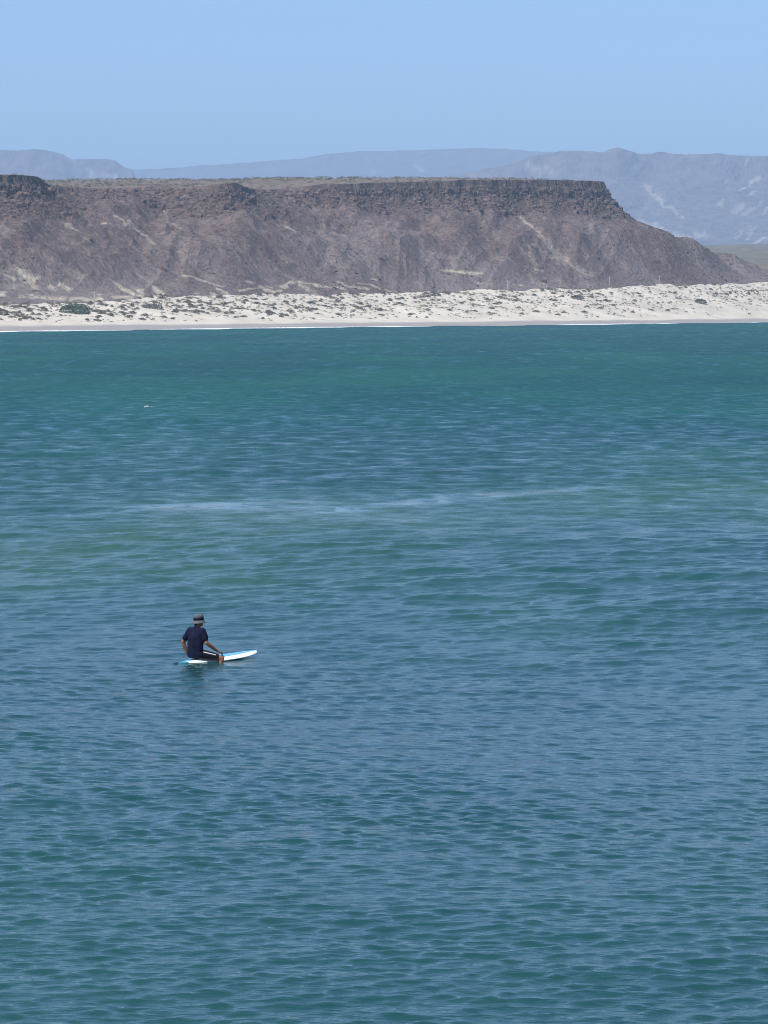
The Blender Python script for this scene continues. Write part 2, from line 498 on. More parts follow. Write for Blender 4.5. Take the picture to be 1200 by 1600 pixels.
def make_mesa():
    px = np.concatenate([np.linspace(-420, -60, 50), np.linspace(-55, 1290, 670), np.linspace(1300, 1620, 40)])
    rel_front = np.concatenate([np.linspace(0, 1, 250) ** 0.92])
    near = np.arange(24, -16, -0.36)[1:]
    tail = -16 - np.concatenate([np.arange(0.5, 40, 1.6), np.array([45, 60, 80, 110, 150, 200, 260, 330, 420, 470, 520])])
    PX = px[None, :]
    rd = np.mean([rim_d(px + k) for k in range(-40, 41, 8)], 0); cd = crest_d(px) + 4
    off = []
    for r in rel_front:
        off.append((rd - cd) * (1 - r) + 24 * r)
    off += [np.full(px.shape, v) for v in near]
    off += [np.full(px.shape, v) for v in tail]
    OFF = np.array(off)
    Y = rd[None, :] - OFF
    PXg = np.repeat(PX, len(OFF), 0)
    X, Z, s, sh = mesa_height(PXg, Y)
    qx, qy = project(X, Y, Z)
    nz = fbm(X / 3.0, (Y + Z * 2) / 3.0, 3, 700)
    wx = qx + 5 * fbm(X / 4.5, Z / 2.5, 3, 720); wy = qy + 3.5 * fbm(X / 5.0, Z / 2.5, 3, 730)
    pale = seg_mask(wx, wy, [p for p in PALE if p[4] > 0], nz * 1.3 + 0.35 * fbm(X / 1.2, Z / 0.6, 2, 740)) * (s > 1)
    # dusty pale footslope behind the dunes
    pale = np.maximum(pale, 0.4 * sstep(0.15, 0.6, fbm(X / 14, Y / 20, 4, 710)) * sstep(75, 120, s) * sstep(430, 120, qx))
    pale = np.maximum(pale, 0.25 * sstep(0.2, 0.6, fbm(X / 8, Y / 8, 4, 712)) * sstep(20, 50, s))
    top = sstep(1.0, -3.0, s)
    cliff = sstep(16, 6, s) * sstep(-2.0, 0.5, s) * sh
    foot = np.clip(sstep(32, 85, s) + 0.55 * sstep(0.0, 0.5, fbm(X / 30, Y / 30, 3, 760)) * sstep(12, 30, s), 0, 1)
    m = NT('mesa_rock')
    v = m.coords()
    f1 = m.noise(v, 0.045, 5, 0.6); f2 = m.noise(v, 0.5, 6, 0.65); f3 = m.noise(m.coords((1, 1, 0.5)), 1.6, 4, 0.6)
    c = m.ramp(f1, [(0.28, (0.132, 0.092, 0.090)), (0.5, (0.182, 0.136, 0.130)), (0.72, (0.275, 0.222, 0.204))])
    c = m.mix(m.ramp(f2, [(0.35, (0, 0, 0)), (0.75, (1, 1, 1))]), m.mix(0.55, c, (0.05, 0.034, 0.032)), m.mix(0.4, c, (0.26, 0.205, 0.165)))
    c = m.mix(m.math('MULTIPLY', m.attr('foot'), 0.8), c, m.ramp(f2, [(0.3, (0.178, 0.152, 0.148)), (0.7, (0.275, 0.240, 0.226))]))
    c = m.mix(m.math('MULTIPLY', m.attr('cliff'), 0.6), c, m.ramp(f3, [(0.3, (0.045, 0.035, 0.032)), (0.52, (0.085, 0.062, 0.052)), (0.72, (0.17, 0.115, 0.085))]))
    c = m.mix(m.attr('top'), c, m.ramp(f2, [(0.35, (0.125, 0.105, 0.085)), (0.6, (0.225, 0.19, 0.155))]))
    c = m.mix(m.attr('pale'), c, m.ramp(f2, [(0.3, (0.30, 0.25, 0.19)), (0.62, (0.58, 0.52, 0.41))]))
    f4 = m.noise(m.coords((1, 1, 1.6)), 0.95, 3, 0.6)
    c = m.mix(m.math('MULTIPLY', m.ramp(f4, [(0.60, (0, 0, 0)), (0.70, (1, 1, 1))]), 0.55), c, (0.33, 0.275, 0.23))
    c = m.mix(m.math('MULTIPLY', m.ramp(f4, [(0.32, (1, 1, 1)), (0.41, (0, 0, 0))]), 0.75), c, (0.045, 0.036, 0.034))
    m.link(c, m.p.inputs['Base Color'])
    m.p.inputs['Roughness'].default_value = 0.95
    m.p.inputs['Specular IOR Level'].default_value = 0.1
    m.bump(m.math('ADD', f2, m.math('MULTIPLY', f3, 0.5)), 1.0, 1.4)
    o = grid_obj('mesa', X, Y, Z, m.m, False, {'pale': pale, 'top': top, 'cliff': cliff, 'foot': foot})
    return tag(o, kind='structure')
mesa = make_mesa()

def merge_pieces(name, pieces, mat, parent=None, smooth=False):
    """many small shapes (verts, faces) joined into one mesh"""
    vs = []; fs = []; off = 0
    for v, f in pieces:
        vs.append(v)
        fs.append(f + off)
        off += len(v)
    V = np.concatenate(vs).astype(np.float32); F = np.concatenate(fs).astype(np.int32)
    me = bpy.data.meshes.new(name)
    n = F.shape[1]
    me.vertices.add(len(V)); me.vertices.foreach_set('co', V.ravel())
    me.loops.add(F.size); me.loops.foreach_set('vertex_index', F.ravel())
    me.polygons.add(len(F)); me.polygons.foreach_set('loop_start', np.arange(0, F.size, n, dtype=np.int32))
    me.update(calc_edges=True)
    me.polygons.foreach_set('use_smooth', np.full(len(F), smooth))
    me.materials.append(mat)
    o = bpy.data.objects.new(name, me); COL.objects.link(o)
    if parent is not None: o.parent = parent
    return o

ICO_V = None
def ico():
    global ICO_V, ICO_F
    if ICO_V is None:
        bm = bmesh.new(); bmesh.ops.create_icosphere(bm, subdivisions=1, radius=1.0)
        bm.verts.ensure_lookup_table()
        ICO_V = np.array([v.co[:] for v in bm.verts]); ICO_F = np.array([[v.index for v in f.verts] for f in bm.faces])
        bm.free()
    return ICO_V, ICO_F

def rock(size, tall=1.0):
    v, f = ico()
    w = v * (1 + RNG.normal(0, 0.13, (len(v), 1)))
    w = np.sign(w) * np.abs(w) ** 0.55                       # blocky, broken faces
    sx = size * RNG.uniform(0.75, 1.35); sy = size * RNG.uniform(0.7, 1.1); sz = size * RNG.uniform(0.55, 0.95) * tall
    w = w * np.array([sx, sy, sz])
    a = RNG.uniform(0, 6.28); b = RNG.normal(0, 0.28)
    w = w @ np.array([[1, 0, 0], [0, math.cos(b), -math.sin(b)], [0, math.sin(b), math.cos(b)]])
    return w @ np.array([[math.cos(a), -math.sin(a), 0], [math.sin(a), math.cos(a), 0], [0, 0, 1]]), f

def rock_material():
    m = NT('basalt_rock')
    v = m.coords()
    f = m.noise(v, 0.55, 4, 0.6); g = m.noise(v, 3.0, 4)
    c = m.ramp(f, [(0.3, (0.048, 0.036, 0.034)), (0.5, (0.092, 0.064, 0.056)), (0.64, (0.165, 0.112, 0.090)), (0.74, (0.25, 0.175, 0.135))])
    m.link(m.mix(0.3, c, m.ramp(g, [(0.3, (0.04, 0.03, 0.03)), (0.7, (0.2, 0.17, 0.15))])), m.p.inputs['Base Color'])
    m.p.inputs['Roughness'].default_value = 0.95
    m.p.inputs['Specular IOR Level'].default_value = 0.1
    m.bump(g, 0.6, 0.3)
    return m.m
ROCK = rock_material()

def place_on_mesa(px, y):
    x, z, s, sh = mesa_height(np.array([px]), np.array([y]))
    return x[0], z[0], s[0], sh[0]

def make_boulders():
    # thousands of broken blocks on the scarp and the scree below it
    N = 60000
    px = RNG.uniform(-60, 1290, N)
    rd = rim_d(px)
    r = RNG.random(N)
    off = np.where(r < 0.62, RNG.exponential(9.0, N) - 0.5, RNG.uniform(8, 120, N))
    y = rd - off
    x, z, s, sh = mesa_height(px, y)
    dens = np.where(s < 14, 0.25 + 0.75 * sh, 0.16 + 0.6 * sstep(-0.1, 0.6, fbm(x / 16, y / 16, 3, 810)))
    ok = (s > 0.9) & (s < 120) & (RNG.random(N) < dens * 0.62)
    qx, qy = project(x, y, z)
    ok &= (qx > -40) & (qx < 1270)
    idx = np.where(ok)[0][:12500]
    pcs = []; sizes = []
    for i in idx:
        near = s[i] < 12
        sz = (RNG.lognormal(-0.55, 0.5) if near else RNG.lognormal(-0.95, 0.45))
        sz = min(sz, 2.4) * 0.72
        w, f = rock(sz, 1.3 if near else 0.9)
        pcs.append((w + np.array([x[i], y[i] + 0.25 * sz, z[i] - 0.3 * sz]), f)); sizes.append(sz * (1.3 if near else 1))
    order = np.argsort(sizes)[::-1]
    big, rest = order[:150], order[150:]
    o = merge_pieces('scree_boulders', [pcs[i] for i in rest], ROCK, mesa)
    o['kind'] = 'stuff'
    for i in big:
        v, f = pcs[i]
        c = v.mean(0)
        b = mesh_obj('boulder', v - c, f.tolist(), ROCK, mesa)
        b.location = c
make_boulders()

# ------------------------------------------------------------------ plain and far mountains
def make_plain():
    px = np.linspace(-900, 2400, 200)
    y = np.concatenate([np.linspace(1230, 1700, 40), np.linspace(1720, 3900, 90), np.linspace(3950, 22000, 30)])
    PX, Y = np.meshgrid(px, y)
    X = (PX - 600) / FPX * Y
    e = np.interp(PX, [300, 1000, 1200, 1500], [395, 384, 381, 378])
    zend = zrow(e, 3900)
    z0 = np.interp(Y, [1230, 1400, 1500, 1700], [3, 5, 9, 21])
    k = np.clip((Y - 1700) / 2200, 0, 1)
    Z = np.where(Y < 1700, z0, 21 + (zend - 21) * k)
    cf = crest_d(PX)
    Z = np.where(Y < cf + 90, np.minimum(Z, -14 + 0.0 * Z), Z)
    Z = np.where(Y > 3900, zend - 6 * sstep(3900, 5000, Y), Z)
    Z = Z + 1.4 * fbm(X / 60, Y / 60, 4, 900) * sstep(1300, 1700, Y)
    m = NT('plain_ground')
    v = m.coords()
    f = m.noise(v, 0.02, 5, 0.6); g = m.noise(m.coords((1, 0.25, 1)), 0.16, 5, 0.7)
    c = m.mix(0.5, m.ramp(f, [(0.3, (0.105, 0.098, 0.066)), (0.7, (0.165, 0.145, 0.10))]), m.ramp(g, [(0.4, (0.06, 0.066, 0.042)), (0.62, (0.19, 0.17, 0.125))]))
    m.link(c, m.p.inputs['Base Color']); m.p.inputs['Roughness'].default_value = 1.0
    m.p.inputs['Specular IOR Level'].default_value = 0.05
    return tag(grid_obj('plain', X, Y, Z, m.m, True), kind='structure')
plain = make_plain()

def mountain_mat(name, pale_col):
    m = NT(name)
    v = m.coords()
    f = m.noise(v, 0.006, 6, 0.6); g = m.noise(m.coords((1, 1, 0.4)), 0.03, 6, 0.65)
    c = m.mix(0.5, m.ramp(f, [(0.3, (0.11, 0.088, 0.08)), (0.7, (0.175, 0.143, 0.128))]), m.ramp(g, [(0.35, (0.075, 0.062, 0.056)), (0.7, (0.26, 0.215, 0.19))]))
    c = m.mix(m.attr('pale'), c, pale_col)
    m.link(c, m.p.inputs['Base Color']); m.p.inputs['Roughness'].default_value = 1.0
    m.p.inputs['Specular IOR Level'].default_value = 0.05
    m.bump(g, 1.0, 20.0)
    return m.m
MTN = mountain_mat('far_mountain_rock', (0.42, 0.38, 0.33))

def make_ridge(name, pts, foot_py, d, run, cap, gul, segs, cols, seed, shear=0.5, back=1500, palenz=0.35):
    """a far table mountain: pts is its skyline by column, run the metres from foot to rim, cap the share that is cliff"""
    xs, ys = zip(*pts)
    px = np.linspace(xs[0], xs[-1], cols)
    t = np.concatenate([np.linspace(-0.15, 1, 90), [1.02, 1.06, 1.2, 2.0]])
    PX, T = np.meshgrid(px, t)
    sky_py = np.interp(PX, xs, ys) + 0.8 * fbm(PX / 9.0, PX * 0, 3, seed)
    zt = zrow(sky_py, d + run)
    zb = zrow(np.interp(PX, [0, 1200], [foot_py[0], foot_py[1]]), d)
    tc = np.clip(T, 0, 1)
    prof = np.where(tc < 1 - cap, (1 - cap * 2.6) * (tc / (1 - cap)) ** 1.35, (1 - cap * 2.6) + cap * 2.6 * sstep(1 - cap, 1.0, tc))
    xm = (PX - 600) / FPX * d
    r = ridged((xm + shear * (1 - tc) * run) / gul, (T * run) / (gul * 4), 4, seed + 3)
    amp = np.sin(np.clip(tc, 0, 1) * math.pi * 0.92) ** 0.7
    Y = d + T * run + np.where(T < 1, (r - 0.6) * gul * 0.55 * amp, 0)
    Y = np.where(T > 1, d + run + (T - 1) * back, Y)
    Z = zb + (zt - zb) * prof + fbm(xm / 60, T * run / 60, 4, seed + 9) * 7 * amp
    Z = np.where(T < 0, zb - 25 * (-T / 0.15), Z)
    Z = np.where(T > 1, zt - (T - 1) * 10, Z)
    X = (PX - 600) / FPX * Y
    qx, qy = project(X, Y, Z)
    nz = 1.3 * fbm(qx / 4.0, qy / 4.0, 3, seed + 40)
    qx = qx + 7 * fbm(qx / 14.0, qy / 10.0, 3, seed + 41); qy = qy + 5 * fbm(qx / 14.0 + 5, qy / 10.0, 3, seed + 42)
    pale = seg_mask(qx, qy, segs, nz) if segs else np.zeros(X.shape)
    pale = np.maximum(pale, palenz * sstep(0.25, 0.7, fbm(qx / 9.0 + qy / 9.0, qy / 30.0, 4, seed + 50)) * amp)
    return tag(grid_obj(name, X, Y, Z, MTN, True, {'pale': pale}), kind='structure')

make_ridge('distant_ridge', [(120, 268), (213, 265.5), (330, 258), (480, 247), (512, 240.5), (560, 237), (640, 234.5), (735, 231.5), (790, 232.5), (840, 237), (900, 238), (1000, 240), (1100, 245), (1300, 250), (1500, 262)],
           (330, 330), 12500, 1350, 0.08, 390, [(652, 262, 660, 266, 7, .8), (580, 264, 584, 272, 3, .5)], 300, 1000, palenz=0.15)
make_ridge('distant_mesa', [(-420, 240), (-200, 236), (0, 233.5), (30, 234.5), (55, 232), (75, 236), (100, 241), (112, 248), (160, 248.5), (182, 251), (192, 259), (199, 262.5), (210, 264.5), (212.5, 285), (222, 320), (240, 345)],
           (345, 345), 9000, 780, 0.14, 250, [(138, 268, 150, 280, 5, .5), (158, 272, 185, 278, 3, .55)], 320, 1100, palenz=0.2)
make_ridge('far_mountains', [(560, 300), (700, 275), (800, 256), (830, 244), (878, 235), (905, 236), (940, 238.5), (953, 233.5), (963, 231.5), (978, 235), (996, 241), (1012, 242), (1030, 237.5), (1050, 241.5), (1080, 242), (1122, 239.5), (1150, 243), (1200, 244), (1400, 240), (1700, 252)],
           (400, 400), 7600, 900, 0.10, 220,
           [(1006, 291, 1040, 318, 3.2, .75), (1040, 318, 1068, 342, 3.0, .7), (1018, 296, 1040, 312, 2, .4), (1163, 255, 1168, 250, 2, .9), (1186, 275, 1160, 296, 3.4, .75), (1150, 270, 1135, 286, 2.0, .5), (1180, 300, 1168, 308, 2.4, .6), (1160, 322, 1142, 332, 5.5, .55), (1190, 318, 1165, 334, 3, .5), (1200, 325, 1192, 332, 3, .8),
            (1180, 356, 1165, 372, 3, .5), (1130, 316, 1127, 318, 5, .6), (1085, 365, 1102, 366, 5, .6), (1000, 346, 1070, 374, 6, .7), (1200, 371, 1180, 380, 3, .95), (1170, 355, 1150, 372, 2.0, .5), (822, 258, 840, 268, 6, .5), (855, 262, 862, 268, 6, .5)],
           400, 1200, shear=0.5, palenz=0.2)

# ------------------------------------------------------------------ desert shrubs
def leaf_cloud(n, r, h, leaf, core=True):
    """a low dome of small leaf faces round a twiggy heart"""
    V = []; F = []
    for k in range(n):
        a = random.uniform(0, 6.283); q = random.random() ** 0.5
        hh = random.random() ** 0.7
        rad = r * q * math.sqrt(max(0.05, 1 - hh * hh * 0.85)) * (1 + 0.25 * math.sin(3 * a + n))
        c = Vector((rad * math.cos(a), rad * math.sin(a), h * hh * (1 - 0.25 * q)))
        d = Vector((random.gauss(0, 1), random.gauss(0, 1), random.gauss(0, 0.8))).normalized()
        e = d.orthogonal().normalized()
        g = d.cross(e)
        s = leaf * random.uniform(0.6, 1.4)
        b = len(V)
        V += [c - e * s - g * s * 0.5, c + e * s * 0.9 - g * s * 0.6, c + g * s]
        F.append((b, b + 1, b + 2))
    return V, F

def shrub_material(name, a, b):
    m = NT(name)
    oi = m.n('ObjectInfo').outputs['Random']
    f = m.noise(m.coords(), 1.4, 3)
    c = m.mix(m.ramp(f, [(0.35, (0, 0, 0)), (0.65, (1, 1, 1))]), a, b)
    c = m.mix(m.math('MULTIPLY', oi, 0.5), c, (0.25, 0.22, 0.17))
    m.link(c, m.p.inputs['Base Color']); m.p.inputs['Roughness'].default_value = 0.9
    m.p.inputs['Specular IOR Level'].default_value = 0.1
    return m.m
SHRUB = shrub_material('dry_shrub', (0.10, 0.094, 0.074), (0.19, 0.178, 0.142))
GREEN = shrub_material('green_shrub', (0.095, 0.135, 0.085), (0.15, 0.185, 0.125))
TWIG = plain_mat('shrub_wood', (0.10, 0.08, 0.06))

def shrub_mesh(name, n, r, h, leaf, mat):
    V, F = leaf_cloud(n, r, h, leaf)
    # a few stems
    for k in range(4):
        a = random.uniform(0, 6.28); b = len(V)
        tip = Vector((r * 0.7 * math.cos(a), r * 0.7 * math.sin(a), h * 0.75)); w = 0.03 * r
        V += [Vector((w, 0, -0.15)), Vector((-w, w, -0.15)), tip]
        F.append((b, b + 1, b + 2))
    me = bpy.data.meshes.new(name)
    me.from_pydata([tuple(v) for v in V], [], F)
    me.materials.append(mat)
    return me
SHRUBS = [shrub_mesh('dune_shrub', 150, 1.0 * random.uniform(0.85, 1.2), random.uniform(0.62, 0.9), 0.17, SHRUB) for k in range(8)]

def sand_point(px, t):
    y = float(shore_d(px)) + t
    z = float(beach_height(np.array([px]), np.array([t]), np.array([y]))[0])
    return Vector(((px - 600) / FPX * y, y, z))

def make_dune_shrubs():
    cand = []
    N = 16000
    px = RNG.uniform(-40, 1240, N); q = RNG.random(N)
    dc = crest_d(px) - shore_d(px)
    t = 30 + (dc + 6 - 30) * q ** 0.85
    y = shore_d(px) + t
    x = (px - 600) / FPX * y
    cl = fbm(x / 4, y / 7, 3, 1300) + 0.25 * fbm(x / 30, y / 30, 2, 1310)
    prob = (0.3 + 0.7 * sstep(-0.4, 0.4, cl)) * (0.18 + 0.82 * sstep(0.0, 0.55, q)) 
    keep = RNG.random(N) < prob * 0.5
    px, t, q = px[keep], t[keep], q[keep]
    for (bx, bt, br) in ((117, 68, 30), (237, 74, 22), (901, 84, 15), (1094, 66, 14)):
        out = (np.abs(px - bx) > br) | (np.abs(t - bt + 2) > 9)
        px, t, q = px[out], t[out], q[out]
    size = np.clip(RNG.lognormal(-0.84, 0.40, len(px)), 0.24, 0.95)
    z, _ = beach_profile(px, t)
    y = shore_d(px) + t
    order = np.argsort(-(size / y))
    # the shrubs that can be picked out singly along the beach in the photograph
    named = [(435, 1.0, 42)]
    zones = ((110, 'left of the green thicket'), (300, 'under the pale left bluffs'), (450, 'left of the sandy scar'), (620, 'below the sandy scar'), (780, 'right of the sandy scar'), (900, 'under the high scarp'), (1010, 'below the scarp corner'), (2000, 'towards the right edge'))
    def zone(p):
        for lim, w in zones:
            if p < lim: return w
    V = []
    for n, i in enumerate(order):
        p = sand_point(px[i], t[i])
        sc = size[i]
        me = SHRUBS[int(RNG.integers(len(SHRUBS)))]
        rz = RNG.uniform(0, 6.28); st = RNG.uniform(0.8, 1.5)
        if n < 296:
            o = bpy.data.objects.new('dune_shrub', me); COL.objects.link(o)
            o.location = p; o.rotation_euler = (0, 0, rz * 0.12)
            o.scale = (sc * st, sc, sc * RNG.uniform(0.75, 1.05))
            row = 'crest' if q[i] > 0.72 else ('upper slope' if q[i] > 0.4 else 'lower slope')
            look = 'broad' if sc * st > 1.0 else ('mid-sized' if sc * st > 0.8 else 'small')
            lab = '%s grey-brown shrub, dune %s %s' % (look, row, zone(px[i]))
            tag(o, lab, 'shrub', '%s shrubs, dune %s %s' % (look, row, zone(px[i])))
        else:
            M = Matrix.Translation(p) @ Matrix.Diagonal((sc * st, sc, sc * 0.9, 1))
            co = np.empty(len(me.vertices) * 3, np.float32); me.vertices.foreach_get('co', co)
            co = co.reshape(-1, 3)
            co = co[:150] * np.array([1.0, 1.0, 0.9]) if len(co) > 150 else co            # the smaller ones carry fewer leaves
            w = co * np.array([sc * st, sc, sc * 0.9]) + np.array(p)
            V.append((w, np.arange(len(w)).reshape(-1, 3)))
    if V:
        o = merge_pieces('small_dune_scrub', V, SHRUB)
        tag(o, 'small grey-brown scrub dotted between the bigger shrubs all over the dunes', 'scrub', None, 'stuff')
make_dune_shrubs()

def big_thicket(name, px, t, rx, ry, h, mat, label, leaf=0.16, n=1500):
    p = sand_point(px, t)
    root = bpy.data.objects.new(name, None); COL.objects.link(root); root.location = p
    V = []; F = []
    for k in range(n):
        a = random.uniform(0, 6.283); q = random.random() ** 0.5
        top = h * (1 - q ** 5) * (0.82 + 0.18 * math.sin(a * 2 + q * 9))
        zz = top * (1 - 0.35 * random.random() ** 2)
        if q > 0.86: zz = random.random() * top
        c = Vector((rx * q * math.cos(a), ry * q * math.sin(a), zz))
        d = Vector((random.gauss(0, 1), random.gauss(0, 1), random.gauss(0.3, 1))).normalized()
        e = d.orthogonal().normalized(); g = d.cross(e); s = leaf * random.uniform(.6, 1.5)
        b = len(V); V += [c - e * s - g * s * .5, c + e * s - g * s * .5, c + g * s]; F.append((b, b + 1, b + 2))
    mesh_obj('foliage', V, F, mat, root)
    for k in range(8):
        a = random.uniform(0, 6.28); q = random.random() * 0.8
        base = Vector((rx * q * .8 * math.cos(a), ry * q * .8 * math.sin(a), -0.3)); tip = Vector((rx * q * math.cos(a), ry * q * math.sin(a), h * .7))
        V = [base + Vector((math.cos(j * 2.1), math.sin(j * 2.1), 0)) * 0.06 for j in range(3)] + [tip]
        mesh_obj('stem', V, [(0, 1, 3), (1, 2, 3), (2, 0, 3), (2, 1, 0)], TWIG, root)
    return tag(root, label, 'thicket')
big_thicket('shrub_thicket', 117, 68, 4.3, 3.0, 2.3, GREEN, 'broad grey-green thicket on the sand below the pale bluff near left edge', 0.2, 2600)
big_thicket('scrub_mound', 237, 74, 3.4, 2.0, 1.2, SHRUB, 'low wide grey-brown scrub mound right of the green thicket', 0.16, 1200)
big_thicket('scrub_mound', 901, 84, 2.5, 1.6, 1.3, SHRUB, 'wide dark grey scrub mound on the dunes below the scarp corner', 0.16, 900)
big_thicket('scrub_mound', 1094, 66, 2.2, 1.6, 1.5, SHRUB, 'bushy grey scrub mound amid the dunes toward the right edge', 0.16, 900)

# dark desert bushes and small plants on the plateau edge and the slopes
def make_slope_scrub():
    N = 9000
    px = RNG.uniform(-40, 1280, N)
    rd = rim_d(px)
    kind = RNG.random(N)
    y = np.where(kind < 0.5, rd + RNG.uniform(3, 430, N), rd - RNG.uniform(20, 135, N))
    x, z, s, sh = mesa_height(px, y)
    ok = (np.where(s < 0, RNG.random(N) < 0.75, RNG.random(N) < 0.5))
    pcs = []
    for i in np.where(ok)[0]:
        me = SHRUBS[i % 8]
        co = np.empty(len(me.vertices) * 3, np.float32); me.vertices.foreach_get('co', co)
        co = co.reshape(-1, 3)
        k = int(RNG.integers(0, 300)) // 3 * 3
        co = co[k:k + 75]
        sc = RNG.uniform(0.5, 1.2) if s[i] < 0 else RNG.uniform(0.3, 0.75)
        w = co * sc * np.array([1.2, 1, 0.8]) + np.array([x[i], y[i], z[i]])
        pcs.append((w, np.arange(len(w)).reshape(-1, 3)))
    o = merge_pieces('mesa_scrub', pcs, SHRUB)
    tag(o, 'sparse dark desert scrub over the mesa top and its slopes', 'scrub', None, 'stuff')
make_slope_scrub()

# ------------------------------------------------------------------ foam
def foam_material():
    m = NT('sea_foam')
    f = m.noise(m.coords(), 2.0, 4)
    m.link(m.ramp(f, [(0.3, (0.62, 0.66, 0.67)), (0.7, (0.82, 0.83, 0.83))]), m.p.inputs['Base Color'])
    m.p.inputs['Roughness'].default_value = 0.8
    return m.m
FOAM = foam_material()
def make_shore_foam():
    px = np.linspace(-300, 1500, 1500)
    sec = np.array([-3.2, -2.6, -1.6, -0.8, 0.0, 1.5, 3.0])
    hh = np.array([-0.5, -0.05, 0.75, 1.0, 0.6, 0.25, -0.3])
    PX, S = np.meshgrid(px, sec)
    y0 = shore_d(px) - 1.0
    x0 = (px - 600) / FPX * y0
    amp = 0.015 + 0.14 * sstep(-0.15, 0.5, fbm(x0 / 22, x0 * 0, 4, 1500) + np.interp(px, [0, 300, 560, 700, 800, 900, 1200], [0.0, 0.45, 0.35, -0.25, 0.0, 0.1, -0.2])[None, :][0])
    wob = 1.5 * fbm(x0 / 14, x0 * 0, 3, 1520)
    Y = y0[None, :] + S * (0.7 + amp[None, :]) + wob[None, :]
    X = (PX - 600) / FPX * Y
    Z = hh[:, None] * amp[None, :] * (1 + 0.4 * fbm(X / 1.2, Y / 1.0, 3, 1530)) + 0.02
    o = grid_obj('shore_break_foam', X, Y, Z, FOAM, True)
    return tag(o, 'thin white line of breaking foam along the far beach', 'foam', None, 'stuff')
make_shore_foam()

def make_whitecap():
    c = at(233, 637.5, -CAM_H / elev(637.5)); c.z = 0.05
    pcs = []
    for k in range(12):
        v, f = ico()
        s = RNG.uniform(0.015, 0.04)
        pcs.append((v * s * np.array([1.8, 1, .8]) + np.array([c.x + RNG.normal(-0.03, 0.13), c.y + RNG.normal(0, 0.1), 0.02 + abs(RNG.normal(0.05, 0.05))]), f))
    o = merge_pieces('whitecap', pcs, FOAM, None, True)
    tag(o, 'tiny white breaking wavelet alone on the dark water at left', 'foam', None, 'stuff')
make_whitecap()

# ------------------------------------------------------------------ utility poles
POLE = plain_mat('pole_wood', (0.36, 0.32, 0.27))
def cyl(r0, r1, p0, p1, n=8):
    p0, p1 = Vector(p0), Vector(p1)
    d = (p1 - p0).normalized(); a = d.orthogonal().normalized(); b = d.cross(a)
    V = []; F = []
    for p, r in ((p0, r0), (p1, r1)):
        for k in range(n):
            t = 6.2832 * k / n
            V.append(p + a * r * math.cos(t) + b * r * math.sin(t))
    for k in range(n):
        F.append((k, (k + 1) % n, n + (k + 1) % n, n + k))
    F.append(tuple(range(n - 1, -1, -1))); F.append(tuple(range(n, 2 * n)))
    return V, F
def make_pole(px, py_top, py_foot, y, label):
    foot = at(px, py_foot, y); top = at(px, py_top, y)
    h = top.z - foot.z
    root = bpy.data.objects.new('utility_pole', None); COL.objects.link(root); root.location = foot
    mesh_obj('shaft', *cyl(0.11, 0.08, (0, 0, -3.0), (0, 0, h)), POLE, root, True)
    mesh_obj('crossarm', *cyl(0.06, 0.06, (-0.75, 0.13, h - 0.5), (0.75, 0.13, h - 0.5), 4), POLE, root)
    for s in (-0.65, 0, 0.65):
        mesh_obj('insulator', *cyl(0.05, 0.03, (s, 0.13, h - 0.46), (s, 0.13, h - 0.22), 6), POLE, root)
    return tag(root, label, 'utility pole', 'utility poles along the foot of the mesa')
make_pole(147.5, 454, 479, 1060, 'pale wooden utility pole just right of the green thicket')
make_pole(793.5, 438, 456, 1300, 'faint utility pole on the dune crest below the middle of the scarp')
make_pole(875, 436, 456, 1340, 'faint utility pole at the dune crest below the pale streaked slope')
make_pole(952, 432, 451, 1370, 'pale utility pole on the dune crest under the scarp corner')
make_pole(1030, 430, 450, 1400, 'faint utility pole on the dune crest nearest the right edge')

# ------------------------------------------------------------------ surfboard and rider
WHITE = plain_mat('board_white', (0.80, 0.80, 0.78), 0.35, 0.04, 8, 0.5)
BLUE = plain_mat('board_blue', (0.13, 0.42, 0.68), 0.35, 0.06, 8, 0.5)
TEAL = plain_mat('board_teal_pad', (0.03, 0.20, 0.27), 0.6, 0.15, 30, 0.3)
BLACK = plain_mat('fin_black', (0.02, 0.02, 0.022), 0.5)

